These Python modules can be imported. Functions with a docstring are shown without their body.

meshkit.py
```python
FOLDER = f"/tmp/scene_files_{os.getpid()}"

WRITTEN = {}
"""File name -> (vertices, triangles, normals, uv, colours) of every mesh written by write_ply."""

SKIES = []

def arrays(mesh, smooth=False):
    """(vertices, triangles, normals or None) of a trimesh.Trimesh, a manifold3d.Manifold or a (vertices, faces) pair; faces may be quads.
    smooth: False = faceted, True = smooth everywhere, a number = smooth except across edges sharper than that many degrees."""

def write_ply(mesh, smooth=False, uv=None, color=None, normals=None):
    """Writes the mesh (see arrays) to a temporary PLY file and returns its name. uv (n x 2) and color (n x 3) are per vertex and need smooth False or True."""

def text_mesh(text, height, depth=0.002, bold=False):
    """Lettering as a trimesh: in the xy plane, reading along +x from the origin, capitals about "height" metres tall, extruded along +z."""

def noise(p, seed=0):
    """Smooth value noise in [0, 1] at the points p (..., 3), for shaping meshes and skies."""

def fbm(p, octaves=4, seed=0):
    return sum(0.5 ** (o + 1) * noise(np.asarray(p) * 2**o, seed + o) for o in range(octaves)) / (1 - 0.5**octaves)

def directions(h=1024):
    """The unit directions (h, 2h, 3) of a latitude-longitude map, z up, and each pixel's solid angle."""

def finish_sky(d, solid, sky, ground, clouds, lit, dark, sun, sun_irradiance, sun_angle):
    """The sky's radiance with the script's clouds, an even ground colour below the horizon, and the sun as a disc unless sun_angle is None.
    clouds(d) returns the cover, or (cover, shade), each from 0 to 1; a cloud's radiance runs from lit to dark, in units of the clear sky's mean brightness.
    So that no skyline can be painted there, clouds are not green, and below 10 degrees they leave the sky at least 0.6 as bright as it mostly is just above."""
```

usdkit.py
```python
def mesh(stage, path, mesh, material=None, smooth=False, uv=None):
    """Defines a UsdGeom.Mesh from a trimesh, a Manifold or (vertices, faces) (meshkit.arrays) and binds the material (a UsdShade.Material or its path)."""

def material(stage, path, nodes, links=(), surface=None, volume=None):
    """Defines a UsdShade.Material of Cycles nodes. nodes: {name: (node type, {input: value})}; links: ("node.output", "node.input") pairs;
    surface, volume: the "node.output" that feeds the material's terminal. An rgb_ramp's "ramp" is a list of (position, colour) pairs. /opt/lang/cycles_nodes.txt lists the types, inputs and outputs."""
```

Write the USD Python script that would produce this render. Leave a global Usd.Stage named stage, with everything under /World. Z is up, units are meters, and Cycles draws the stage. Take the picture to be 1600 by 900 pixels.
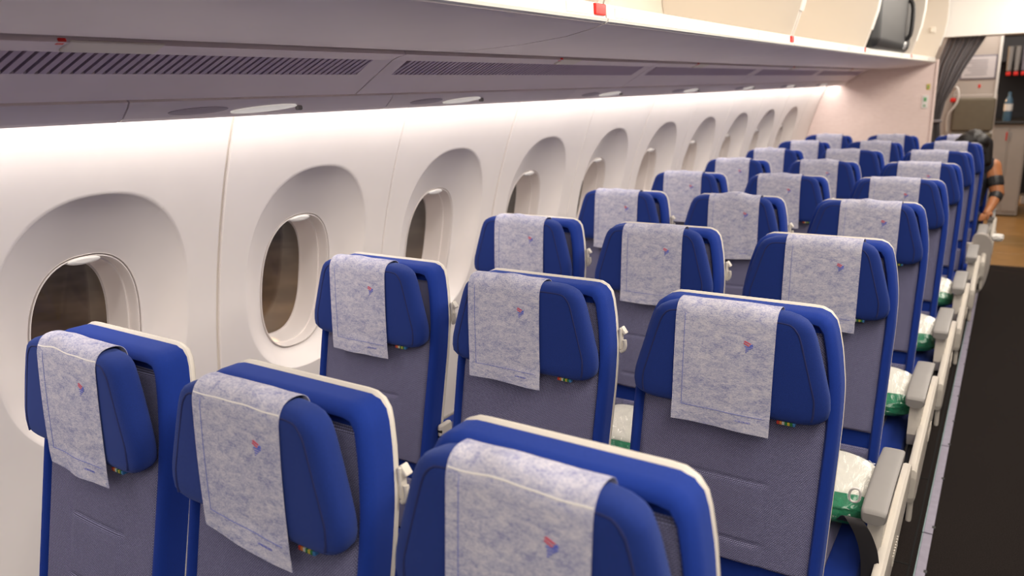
import math, random
import numpy as np
import trimesh, usdkit, meshkit
import manifold3d as m3
from shapely.geometry import Polygon
from pxr import Usd, UsdGeom, UsdLux, Gf, Sdf, Vt

stage = Usd.Stage.CreateInMemory()
UsdGeom.SetStageUpAxis(stage, UsdGeom.Tokens.z)
UsdGeom.SetStageMetersPerUnit(stage, 1.0)
UsdGeom.Xform.Define(stage, '/World')
UsdGeom.Scope.Define(stage, '/World/Looks')

# ------------------------------------------------------------------ camera
EYE = 1.63
def camera():
    f, yaw, pitch, roll = 1184.17, 0.58062, 0.25192, -0.03237
    cy, sy, cp, sp = math.cos(yaw), math.sin(yaw), math.cos(pitch), math.sin(pitch)
    F = np.array([-sy*cp, cy*cp, -sp]); R = np.array([cy, sy, 0.0]); U = np.cross(R, F)
    c, s = math.cos(roll), math.sin(roll)
    R2 = c*R + s*U; U2 = -s*R + c*U
    m = Gf.Matrix4d(*R2, 0, *U2, 0, *(-F), 0, 0, 0, EYE, 1)
    cam = UsdGeom.Camera.Define(stage, '/World/camera')
    cam.AddTransformOp().Set(m)
    cam.CreateHorizontalApertureAttr(36.0); cam.CreateVerticalApertureAttr(20.25)
    cam.CreateFocalLengthAttr(f/1600*36.0)
    cam.CreateFStopAttr(3.4); cam.CreateFocusDistanceAttr(1.68)
    cam.CreateClippingRangeAttr((0.05, 500.0))
    cam.CreateExposureAttr(1.0)
camera()

# ------------------------------------------------------------------ lights
def rect_light(name, pos, rot, w, h, inten, col):
    l = UsdLux.RectLight.Define(stage, '/World/' + name)
    l.AddTranslateOp().Set(Gf.Vec3d(*pos)); l.AddRotateXYZOp().Set(Gf.Vec3f(*rot))
    l.CreateWidthAttr(w); l.CreateHeightAttr(h); l.CreateIntensityAttr(inten); l.CreateColorAttr(Gf.Vec3f(*col))
    return l
# unseen ceiling lamp tilted to light bins, cove strip above the windows, unseen galley lamp
rect_light('unseen_ceiling_lamp', (0.25, 2.6, 2.36), (0, 34, 0), 0.6, 10.4, 4.9, (1.0, 0.91, 0.80))
for _k in range(12):
    _y = -1.2 + 0.8*_k
    rect_light(f'cove_lamp_{_k:03d}', (-1.605 + 0.00297*max(0, _y-0.677)**2, _y, 1.618), (0, 14, 0), 0.035, 0.79, 14.5, (1.0, 0.93, 0.87))
rect_light('right_fill_lamp', (3.30, 3.4, 1.62), (0, -14, 0), 0.035, 9.4, 17.0, (1.0, 0.93, 0.87))  # added fill lamp on the unseen right side, brightens panels under the bins
rect_light('unseen_galley_lamp', (-0.1, 9.6, 2.25), (0, 0, 0), 0.8, 2.6, 2.2, (1.0, 0.92, 0.82))
dome = UsdLux.DomeLight.Define(stage, '/World/fill_dome'); dome.CreateIntensityAttr(0.02); dome.CreateColorAttr(Gf.Vec3f(0.9, 0.9, 1.0))  # faint even ambient fill, added
lamp = UsdLux.SphereLight.Define(stage, '/World/unseen_apron_lamp'); lamp.AddTranslateOp().Set(Gf.Vec3d(-13, 15.5, 5.0))  # out of view, placed to light the ground beyond the windows
lamp.CreateRadiusAttr(0.3); lamp.CreateIntensityAttr(950.0); lamp.CreateColorAttr(Gf.Vec3f(1.0, 0.56, 0.24))

# ------------------------------------------------------------------ naming
_used = {}
def numbered(parent, name):
    k = parent + '/' + name
    n = _used.get(k, 0); _used[k] = n + 1
    return k if n == 0 else f'{k}_{n:03d}'
def data(p, **kw):
    for k, v in kw.items():
        if v is not None: p.SetCustomDataByKey(k, v)
def thing(name, label=None, cat=None, group=None, loc=None, kind=None, rotz=None):
    x = UsdGeom.Xform.Define(stage, numbered('/World', name))
    if loc is not None: x.AddTranslateOp().Set(Gf.Vec3d(*map(float, loc)))
    if rotz is not None: x.AddRotateZOp().Set(float(rotz))
    data(x.GetPrim(), label=label, category=cat, group=group, kind=kind)
    return x.GetPrim()
def obj(name, mesh, mat, parent=None, smooth=35, label=None, cat=None, group=None, kind=None):
    path = numbered(str(parent.GetPath()) if parent else '/World', name)
    p = usdkit.mesh(stage, path, mesh, MAT[mat], smooth=smooth).GetPrim()
    data(p, label=label, category=cat, group=group, kind=kind)
    return p
def copy_of(src, loc, label, group=None, rotz=None, name=None):
    x = UsdGeom.Xform.Define(stage, numbered('/World', name or src.GetName()))
    x.GetPrim().GetReferences().AddInternalReference(src.GetPath())
    UsdGeom.XformCommonAPI(x).SetTranslate(Gf.Vec3d(*map(float, loc)))
    was = src.GetCustomData()
    data(x.GetPrim(), label=label, category=was.get('category'), group=group or was.get('group'))
    x.GetPrim().SetInstanceable(True)
    return x.GetPrim()

# ------------------------------------------------------------------ materials
MAT = {}
def lin(r, g, b):
    return tuple((c/255/12.92 if c/255 <= 0.04045 else ((c/255+0.055)/1.055)**2.4) for c in (r, g, b))
def mat(name, col, rough=0.5, noise=0.0, scale=40.0, bump=0.0, bscale=400.0, stretch=None, col2=None, **kw):
    nodes = {'p': ('principled_bsdf', {'base_color': col, 'roughness': rough, **kw})}
    links = []
    nodes['tc'] = ('texture_coordinate', {})
    nodes['mp'] = ('mapping', {'scale': stretch or (1, 1, 1)})
    links.append(('tc.object', 'mp.vector'))
    if noise or col2:
        c2 = col2 or tuple(min(1, c*(1-noise)) for c in col)
        c1 = col if col2 else tuple(min(1, c*(1+noise)) for c in col)
        nodes['n'] = ('noise_texture', {'scale': scale, 'detail': 4.0, 'roughness': 0.6})
        nodes['r'] = ('rgb_ramp', {'ramp': [(0.3, c2), (0.7, c1)]})
        links += [('mp.vector', 'n.vector'), ('n.fac', 'r.fac'), ('r.color', 'p.base_color')]
    if bump:
        nodes['bn'] = ('noise_texture', {'scale': bscale, 'detail': 3.0})
        nodes['b'] = ('bump', {'strength': 1.0, 'distance': bump})
        links += [('mp.vector', 'bn.vector'), ('bn.fac', 'b.height'), ('b.normal', 'p.normal')]
    MAT[name] = usdkit.material(stage, '/World/Looks/' + name, nodes, links, surface='p.BSDF')
mat('wall_plastic', (0.82, 0.765, 0.74), 0.45, 0.015, 5)
mat('channel_plastic', (0.88, 0.79, 0.80), 0.5, 0.02, 5)
mat('service_plastic', (0.80, 0.695, 0.73), 0.5, 0.02, 5)
mat('bin_shell', (0.84, 0.74, 0.75), 0.45, 0.02, 5)
mat('slat_plastic', (0.50, 0.39, 0.51), 0.5)
mat('gap_shade', (0.012, 0.010, 0.011), 0.8)
mat('bin_white', (0.86, 0.84, 0.79), 0.4)
mat('bin_liner', (0.88, 0.82, 0.73), 0.5, 0.015, 4)
mat('bin_divider', (0.76, 0.69, 0.61), 0.5)
mat('red_tab', (0.75, 0.015, 0.008), 0.4)
mat('seat_cream', (0.66, 0.61, 0.54), 0.4, 0.02, 20)
mat('seat_blue', (0.006, 0.029, 0.225), 0.85, 0.16, 900, 0.0005, 1500, sheen_weight=0.15, sheen_tint=(0.3, 0.4, 0.9), specular_ior_level=0.2)
mat('headrest_blue', (0.008, 0.026, 0.172), 0.85, 0.22, 900, 0.0006, 1500, sheen_weight=0.22, sheen_tint=(0.35, 0.45, 0.9), specular_ior_level=0.2)
mat('seam_blue', (0.008, 0.014, 0.09), 0.9)
mat('arm_grey', (0.27, 0.255, 0.245), 0.5, 0.02, 30)
mat('black_plastic', (0.016, 0.015, 0.016), 0.5)
mat('dark_metal', (0.05, 0.05, 0.055), 0.45)
mat('steel', (0.6, 0.6, 0.6), 0.3, metallic=0.9)
mat('belt', (0.02, 0.018, 0.02), 0.8, 0.2, 500)
mat('carpet', (0.023, 0.018, 0.0165), 0.95, 0.45, 260, 0.004, 300, specular_ior_level=0.1)
mat('carpet_seam', (0.004, 0.004, 0.004), 0.95)
mat('strip_lilac', (0.34, 0.31, 0.40), 0.5, 0.08, 30)
mat('strip_edge', (0.30, 0.42, 0.43), 0.5)
mat('wood', (0.33, 0.185, 0.06), 0.35, 0.3, 6, stretch=(1, 8, 1))
mat('linen', (0.88, 0.735, 0.69), 0.8, 0.10, 26, stretch=(1, 1, 14), col2=(0.77, 0.61, 0.57))
mat('curtain_grey', (0.20, 0.185, 0.195), 0.9, 0.12, 60)
mat('monument', (0.50, 0.44, 0.40), 0.6, 0.03, 8)
mat('jump_pad', (0.16, 0.135, 0.095), 0.7, 0.05, 30)
mat('galley_grey', (0.42, 0.38, 0.35), 0.45, 0.04, 8)
mat('galley_dark', (0.022, 0.020, 0.025), 0.5)
mat('navy', (0.014, 0.018, 0.06), 0.6)
mat('paper', (0.62, 0.58, 0.60), 0.7)
mat('print_grey', (0.22, 0.20, 0.24), 0.7)
mat('print_green', (0.12, 0.38, 0.16), 0.6)
mat('print_yellow', (0.62, 0.48, 0.10), 0.6)
mat('white_plastic', (0.78, 0.75, 0.72), 0.35)
mat('print_blue', (0.11, 0.14, 0.52), 0.8)
mat('print_line', (0.17, 0.20, 0.50), 0.8)
mat('print_red', (0.55, 0.09, 0.14), 0.8)
mat('pillow_white', (0.80, 0.77, 0.72), 0.85, 0.04, 40, 0.002, 60)
mat('blanket_green', (0.008, 0.17, 0.082), 0.85, 0.25, 60, 0.003, 90)
mat('tag_red', (0.3, 0.015, 0.01), 0.6)
mat('tag_orange', (0.375, 0.125, 0.015), 0.6)
mat('tag_white', (0.35, 0.35, 0.325), 0.6)
mat('tag_green', (0.01, 0.11, 0.025), 0.6)
mat('tag_yellow', (0.35, 0.275, 0.025), 0.6)
mat('tag_blue', (0.025, 0.125, 0.3), 0.6)
mat('skin', (0.40, 0.155, 0.06), 0.5, 0.06, 30, subsurface_weight=0.1, subsurface_scale=0.01)
mat('skin_dark', (0.22, 0.085, 0.04), 0.5)
mat('hair', (0.008, 0.006, 0.006), 0.5, 0.3, 200)
mat('clothes_dark', (0.012, 0.012, 0.02), 0.85, 0.2, 50)
mat('eye_white', (0.8, 0.8, 0.8), 0.3)
mat('case_grey', (0.03, 0.03, 0.032), 0.5)
mat('bottle_blue', (0.10, 0.20, 0.30), 0.2, transmission_weight=0.3)
mat('asphalt', (0.11, 0.10, 0.09), 0.9, 0.6, 0.35)
mat('apron_building', (0.07, 0.05, 0.035), 0.8, 0.4, 0.4)
mat('ceiling_white', (0.92, 0.90, 0.87), 0.6)
mat('light_lens', (0.85, 0.82, 0.77), 0.25, emission_color=(1.0, 0.93, 0.85), emission_strength=0.18)  # faint glow added so the lens looks brighter
mat('vent_back', (0.05, 0.038, 0.05), 0.8)
mat('tab_white', (0.85, 0.83, 0.80), 0.2)
mat('grille', (0.55, 0.48, 0.52), 0.6)

def weave(name='weave', turn=math.pi/2):   # knitted seat mesh: fine staggered rows of light yarn on a dark ground
    n = {'tc': ('texture_coordinate', {}), 'mp': ('mapping', {'scale': (1, 1, 1), 'rotation': (turn, 0, 0)}),
         'br': ('brick_texture', {'scale': 1.0, 'brick_width': 0.0046, 'row_height': 0.0026, 'mortar_size': 0.0006, 'mortar_smooth': 0.4, 'offset': 0.5,
                'color1': (0.25, 0.25, 0.41), 'color2': (0.205, 0.205, 0.35), 'mortar': (0.045, 0.04, 0.075)}),
         'b': ('bump', {'strength': 0.6, 'distance': 0.0008, 'invert': True}),
         'p': ('principled_bsdf', {'roughness': 0.8, 'specular_ior_level': 0.25})}
    MAT[name] = usdkit.material(stage, '/World/Looks/' + name, n, [('tc.object', 'mp.vector'), ('mp.vector', 'br.vector'), ('br.color', 'p.base_color'), ('br.fac', 'b.height'), ('b.normal', 'p.normal')], surface='p.BSDF')
weave()
weave('weave_flat', 0.0)
def cloth_mat():   # thin non-woven: white fibres, bluish where it is thin, crosswise streaks
    n = {'tc': ('texture_coordinate', {}), 'mp': ('mapping', {'scale': (1, 1, 2.2)}), 'oi': ('object_info', {}),
         'ad': ('mix', {'mix_type': 'add', 'fac': 1.0}),
         'n1': ('noise_texture', {'scale': 38.0, 'detail': 7.0, 'roughness': 0.80, 'distortion': 0.6}),
         'n2': ('noise_texture', {'scale': 240.0, 'detail': 3.0, 'roughness': 0.7}),
         'm': ('mix', {'mix_type': 'mix', 'fac': 0.42}),
         'r': ('rgb_ramp', {'ramp': [(0.36, (0.17, 0.185, 0.365)), (0.45, (0.335, 0.34, 0.475)), (0.56, (0.52, 0.505, 0.575)), (0.72, (0.69, 0.665, 0.685))]}),
         'b': ('bump', {'strength': 0.5, 'distance': 0.001}),
         'p': ('principled_bsdf', {'roughness': 0.9, 'specular_ior_level': 0.15}),
         't': ('translucent_bsdf', {'color': (0.55, 0.55, 0.62)}) if False else ('diffuse_bsdf', {'color': (0.6, 0.58, 0.62)})}
    MAT['cover_cloth'] = usdkit.material(stage, '/World/Looks/cover_cloth', {k: v for k, v in n.items() if k not in ('t', 'oi', 'ad')},
        [('tc.object', 'mp.vector'), ('mp.vector', 'n1.vector'), ('mp.vector', 'n2.vector'), ('n1.fac', 'm.color1'), ('n2.fac', 'm.color2'), ('m.color', 'r.fac'), ('r.color', 'p.base_color'), ('n2.fac', 'b.height'), ('b.normal', 'p.normal')], surface='p.BSDF')
cloth_mat()
def pane_mat(name, rough, tint, ior=1.5):
    n = {'lw': ('layer_weight', {'blend': 0.5}), 'pw': ('math', {'math_type': 'power', 'value2': 4.0}), 'f': ('math', {'math_type': 'multiply_add', 'value2': 0.85, 'value3': ((ior-1)/(ior+1))**2}), 't': ('transparent_bsdf', {'color': tint}), 'g': ('glossy_bsdf', {'color': (1, 1, 1), 'roughness': rough}), 'm': ('mix_closure', {})}
    MAT[name] = usdkit.material(stage, '/World/Looks/' + name, n, [('lw.facing', 'pw.value1'), ('pw.value', 'f.value1'), ('f.value', 'm.fac'), ('t.BSDF', 'm.closure1'), ('g.BSDF', 'm.closure2')], surface='m.closure')
pane_mat('window_glass', 0.05, (0.85, 0.85, 0.85))
pane_mat('plastic_film', 0.07, (0.95, 0.96, 0.95), 1.42)

# ------------------------------------------------------------------ mesh helpers
def cat(ms):
    return trimesh.util.concatenate([m for m in ms if m is not None])
def from_man(m):
    k = m.to_mesh(); return trimesh.Trimesh(k.vert_properties[:, :3], k.tri_verts, process=False)
def rbox(cx, cy, cz, sx, sy, sz, r=0.004, seg=10, rot=None):
    r = min(r, sx/2.01, sy/2.01, sz/2.01)
    b = []
    for i in (-1, 1):
        for j in (-1, 1):
            for k in (-1, 1):
                b.append(m3.Manifold.sphere(r, seg).translate((i*(sx/2-r), j*(sy/2-r), k*(sz/2-r))))
    t = from_man(m3.Manifold.batch_hull(b))
    if rot is not None: t.apply_transform(trimesh.transformations.euler_matrix(*rot))
    t.apply_translation((cx, cy, cz)); return t
def grid(P, closed_u=False, closed_v=False):
    """P: (nu, nv, 3) -> quads"""
    nu, nv = P.shape[:2]; f = []
    I = np.arange(nu*nv).reshape(nu, nv)
    a = I if not closed_u else np.vstack([I, I[:1]])
    a = a if not closed_v else np.hstack([a, a[:, :1]])
    q = np.stack([a[:-1, :-1], a[1:, :-1], a[1:, 1:], a[:-1, 1:]], -1).reshape(-1, 4)
    F = np.vstack([q[:, [0, 1, 2]], q[:, [0, 2, 3]]])
    return trimesh.Trimesh(P.reshape(-1, 3), F, process=False)
def loft(loops, caps=True):
    P = np.array(loops, float); m = grid(P, closed_v=True)
    v, f = [m.vertices], [m.faces]
    n = P.shape[1]; base = len(m.vertices)
    if caps:
        for idx, flip in ((0, False), (-1, True)):
            c = P[idx].mean(0); v.append(np.vstack([P[idx], c[None]]))
            ring = np.arange(n) + base; nxt = np.roll(ring, -1); ce = np.full(n, base + n)
            f.append(np.stack([ring, nxt, ce] if not flip else [nxt, ring, ce], 1)); base += n + 1
    t = trimesh.Trimesh(np.vstack(v), np.vstack(f), process=False)
    if t.volume < 0: t.invert()
    return t
def slab(P, back):
    """closed thin solid from a grid of points and the grid of its back"""
    nu, nv = P.shape[:2]
    a = grid(P); b = grid(back); b.invert()
    e = lambda x, y: grid(np.stack([x, y], 1))
    t = cat([a, b, e(back[:, 0], P[:, 0]), e(P[:, -1], back[:, -1]), e(P[0], back[0]), e(back[-1], P[-1])])
    t.merge_vertices()
    if t.volume < 0: t.invert()
    return t
def tube(pts, r, sides=10, closed=False):
    pts = np.array(pts, float); n = len(pts)
    T = np.gradient(pts, axis=0) if not closed else np.roll(pts, -1, 0) - np.roll(pts, 1, 0)
    T /= np.linalg.norm(T, axis=1)[:, None]
    up = np.array([0.13, 0.21, 0.97]); N = np.cross(T, up); bad = np.linalg.norm(N, axis=1) < 1e-3
    N[bad] = np.cross(T[bad], [1, 0, 0]); N /= np.linalg.norm(N, axis=1)[:, None]; B = np.cross(T, N)
    a = np.linspace(0, 2*np.pi, sides, endpoint=False); r = np.broadcast_to(r, n)
    L = pts[:, None] + r[:, None, None]*(np.cos(a)[None, :, None]*N[:, None] + np.sin(a)[None, :, None]*B[:, None])
    if closed: return grid(L, closed_u=True, closed_v=True)
    return loft(L)
def chaikin(p, n=2, closed=True):
    p = np.array(p, float)
    for _ in range(n):
        q = np.roll(p, -1, 0) if closed else None
        if closed: p = np.stack([0.75*p+0.25*q, 0.25*p+0.75*q], 1).reshape(-1, p.shape[1])
        else:
            a, b = p[:-1], p[1:]
            m = np.stack([0.75*a+0.25*b, 0.25*a+0.75*b], 1).reshape(-1, p.shape[1]); p = np.vstack([p[:1], m, p[-1:]])
    return p
def resample(p, n, closed=True):
    p = np.array(p, float); q = np.vstack([p, p[:1]]) if closed else p
    d = np.r_[0, np.cumsum(np.linalg.norm(np.diff(q, axis=0), axis=1))]
    t = np.linspace(0, d[-1], n, endpoint=not closed)
    return np.stack([np.interp(t, d, q[:, k]) for k in range(q.shape[1])], 1)
def prism(poly2, axis, a, b, r=0.0):
    """extrude a polygon (list of 2D points) along axis 'x','y' or 'z' from a to b"""
    m = trimesh.creation.extrude_polygon(Polygon(poly2), b - a)
    v = m.vertices.copy()
    if axis == 'z': w = np.c_[v[:, 0], v[:, 1], v[:, 2] + a]
    elif axis == 'y': w = np.c_[v[:, 0], v[:, 2] + a, v[:, 1]]
    else: w = np.c_[v[:, 2] + a, v[:, 0], v[:, 1]]
    m = trimesh.Trimesh(w, m.faces, process=False)
    if m.volume < 0: m.invert()
    return m
def smooth(e0, e1, x):
    t = np.clip((x-e0)/(e1-e0), 0, 1); return t*t*(3-2*t)

# the cabin narrows towards its rear
K = 0.95
def tap(y):  return 0.00297*np.maximum(0, np.asarray(y, float)-0.677)**2
def tapw(y): return K*0.00297*np.maximum(0, np.asarray(y, float)/K-0.677)**2
def wall_x(y, z):
    u = (EYE-np.asarray(z, float))/K
    return -K*(1.78+0.46*u-0.21*u*u) + tapw(y)
Y_END = 7.98
WIN_Y0, WIN_S = 0.963, 0.691

# ------------------------------------------------------------------ floor
fl = thing('floor', kind='structure')
obj('carpet', slab(grid_pts := np.array([[[x, y, 0] for y in np.linspace(-2, 7.9, 12)] for x in (-2.0, -1, 0, 1.3, 3.75)]), grid_pts - [0, 0, 0.03]), 'carpet', fl, smooth=False)
g2 = np.array([[[x, y, 0.0] for y in np.linspace(7.9, 13.2, 8)] for x in (-2.0, -1, 0, 1.3)])
for k in range(9):   # boards run across the aisle
    y0 = 7.905 + 0.58*k
    obj('floor_board', rbox(0.85, y0+0.286, -0.012, 5.7, 0.574, 0.024, 0.003, 6), 'wood', fl, smooth=30)
obj('carpet_seam', cat([rbox(-0.133, 3.2, 0.0, 0.006, 9.2, 0.003, 0.001, 6)] + [rbox(-0.33, y, 0.0, 0.40, 0.008, 0.003, 0.001, 6) for y in (1.2, 1.98, 2.66, 3.35, 4.2, 5.0)]), 'carpet_seam', fl, smooth=False)
st = thing('floor_path_strip', 'narrow pale lilac plastic strip running along the dark aisle carpet', 'floor strip')
for k in range(11):
    y0 = -1.2 + 0.82*k
    obj('strip_segment', rbox(-0.097, y0+0.407, 0.003, 0.030, 0.812, 0.006, 0.002, 6), 'strip_lilac', st)
    obj('strip_edge', rbox(-0.114, y0+0.407, 0.002, 0.004, 0.812, 0.005, 0.001, 6), 'strip_edge', st)
rng = np.random.default_rng(5)
for k in range(16):
    y = 1.6 + 0.36*k + rng.uniform(-.1, .1)
    obj('clip', rbox(-0.083, y, 0.003, 0.012, 0.02, 0.007, 0.002, 6), 'black_plastic', st)

# ------------------------------------------------------------------ side wall, windows
wl = thing('wall_left', kind='structure')
def sup(th, a, b, n):
    c, s = np.cos(th), np.sin(th)
    r = (np.abs(c/a)**n + np.abs(s/b)**n)**(-1/n)
    return r*c, r*s
DZ, DA, DB = EYE-0.535, 0.250, 0.335       # recess round a window
FZ, FA, FB = EYE-0.583, 0.142, 0.226       # window frame
ZT, ZB = EYE+0.05, 0.30
def recess(q):  # q: 0 at the frame .. 1 at the recess edge -> depth
    return 0.062*(1-q)**0.75*(1-0.0*q)
def half_panel(yc, yl, yr):
    th = np.linspace(0, 2*np.pi, 120, endpoint=False)
    cor = [math.atan2(zc-DZ, yc_-yc) % (2*math.pi) for yc_ in (yl, yr) for zc in (ZB, ZT)]
    th = np.sort(np.r_[th, cor])
    fy, fz = sup(th, FA+0.0035, FB+0.0035, 2.5); fz = fz + FZ - DZ
    oy, oz = sup(th, DA, DB, 2.35)
    # boundary of the panel rectangle along each direction
    c, s = np.cos(th), np.sin(th)
    with np.errstate(divide='ignore'):
        s = np.where(np.abs(s) < 1e-9, 1e-9, s); c = np.where(np.abs(c) < 1e-9, 1e-9, c)
        t = np.minimum(np.where(c > 0, (yr-yc)/c, (yl-yc)/c), np.where(s > 0, (ZT-DZ)/s, (ZB-DZ)/s))
    by, bz = t*c, t*s
    rings = []
    for q in np.r_[0, 0.04, 0.1, 0.2, 0.32, 0.45, 0.58, 0.7, 0.8, 0.88, 0.94, 0.975, 1.0]:
        y, z = fy+(oy-fy)*q + yc, fz+(oz-fz)*q + DZ
        # deeper towards the top (an eyebrow), fading out at the bottom
        sn = np.sin(th); w_ = smooth(-0.15, 0.85, sn)
        dep = 0.062*(w_*(1-q)**0.75 + (1-w_)*(1-q*q)**1.5)
        rings.append(np.stack([wall_x(y, z)-dep, y, z], 1))
    for q in (0.03, 0.15, 0.3, 0.5, 0.7, 0.85, 0.94):
        y, z = oy+(by-oy)*q + yc, oz+(bz-oz)*q + DZ
        rings.append(np.stack([wall_x(y, z), y, z], 1))
    y, z = by+yc, bz+DZ
    for d, ins in ((0.0, 0.004), (0.003, 0.0015), (0.012, 0.0)):
        sy = np.where(by > 0, -1, 1)*ins*(np.abs(np.abs(by) - np.where(by > 0, yr-yc, yc-yl)) < 1e-6)
        rings.append(np.stack([wall_x(y, z)-d, y+sy, z], 1))
    return grid(np.array(rings).transpose(1, 0, 2), closed_u=True)
win_y = [WIN_Y0 + WIN_S*i for i in range(-1, 10)]
gap = 0.0035
for p in range(6):
    ms = []
    a, b = 2*p-1, 2*p      # window indices in a panel (the first panel holds windows -1 and 0)
    seam0 = WIN_Y0 + WIN_S*(2*p-1.5) + gap
    seam1 = WIN_Y0 + WIN_S*(2*p+0.5) - gap
    mid = (seam0+seam1)/2
    ms = []
    for i, (l, r) in ((2*p-1, (seam0, mid)), (2*p, (mid, seam1))):
        if i == 10: continue
        ms.append(half_panel(WIN_Y0+WIN_S*i, l, r))
    t = cat(ms)
    obj('wall_panel', t, 'wall_plastic', wl, smooth=28)
def plain_panel(y0, y1, z0, z1, m, name, parent, off=0.0, nz=16):
    P = np.array([[[wall_x(y, z)+off, y, z] for z in np.linspace(z0, z1, nz)] for y in np.linspace(y0, y1, 12)])
    return obj(name, slab(P, P-[0.02, 0, 0]), m, parent, smooth=30)
plain_panel(WIN_Y0+WIN_S*9.5+gap, Y_END+0.02, 0.3, ZT, 'wall_plastic', 'wall_panel', wl)
plain_panel(-2.0, WIN_Y0-1.5*WIN_S-gap, 0.3, ZT, 'wall_plastic', 'wall_panel', wl)
for k in range(6):   # dark joint filler behind each panel seam
    ys = WIN_Y0 + WIN_S*(2*k-1.5)
    P = np.array([[[wall_x(y, z)-0.008, y, z] for z in np.linspace(0.3, ZT, 16)] for y in (ys-0.012, ys+0.012)])
    obj('joint', slab(P, P-[0.006, 0, 0]), 'bin_divider', wl, smooth=30)
plain_panel(-2.0, Y_END+0.02, 0.0, 0.30, 'arm_grey', 'dado_panel', wl, off=0.012, nz=5)

P = np.array([[[1.7-wall_x(y, z), y, z] for z in np.linspace(0.0, ZT, 16)] for y in np.linspace(-2.0, Y_END+0.3, 12)])
obj('wall_right', slab(P, P+[0.02, 0, 0]), 'wall_plastic', None, smooth=30, kind='structure')  # unseen right wall, added to bounce fill light across the cabin
th = np.linspace(0, 2*np.pi, 96, endpoint=False)
def ring_loop(yc, a, b, dx, n=2.5, zc=None):
    y, z = sup(th, a, b, n); zc = zc or FZ
    return np.stack([wall_x(yc+y, zc+z)+dx, yc+y, zc+z], 1)
for i in range(-1, 10):
    yc = WIN_Y0 + WIN_S*i
    w = thing(f'window_{i+2}', kind='structure')
    # frame ring standing a little proud of the recess, then the deep reveal to the pane
    fr = [(0.0036, -0.0605), (0.0034, -0.072), (0.0004, -0.072), (0.0, -0.063), (-0.0008, -0.0605), (-0.0025, -0.0600), (-0.004, -0.062), (-0.0045, -0.075)]
    obj('frame', grid(np.array([ring_loop(yc, FA+e, FB+e, d) for e, d in fr]).transpose(1, 0, 2), closed_u=True), 'wall_plastic', w, smooth=40)
    rv = [(-0.0045, -0.072), (-0.006, -0.10), (-0.0065, -0.1015), (-0.0105, -0.102), (-0.011, -0.104), (-0.016, -0.15), (-0.020, -0.175), (-0.021, -0.178), (-0.026, -0.179)]
    obj('reveal', grid(np.array([ring_loop(yc, FA+e, FB+e, d) for e, d in rv]).transpose(1, 0, 2), closed_u=True), 'wall_plastic', w, smooth=40)
    L = ring_loop(yc, FA-0.018, FB-0.018, -0.178)
    obj('pane', loft([L, L-[0.006, 0, 0]]), 'window_glass', w, smooth=30)
    # lens shaped pull tab of the shade at the top of the frame
    u = np.linspace(0, 2*np.pi, 28, endpoint=False)
    lp = []
    for s, d in ((0.5, -0.0560), (0.92, -0.0575), (1.0, -0.061), (1.0, -0.085)):
        yy = yc - 0.004 + 0.042*s*np.cos(u); zz = FZ + FB - 0.0110 + 0.0095*s*np.sin(u)
        lp.append(np.stack([wall_x(yy, zz)+d, yy, zz], 1))
    obj('shade_tab', loft(lp), 'tab_white', w, smooth=40)
# fuselage skin behind the panels, pierced by the window openings: keeps the night outside
sk = []
zs = [0.0, FZ-FB+0.02, FZ+FB-0.02, ZT+0.5]
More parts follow.
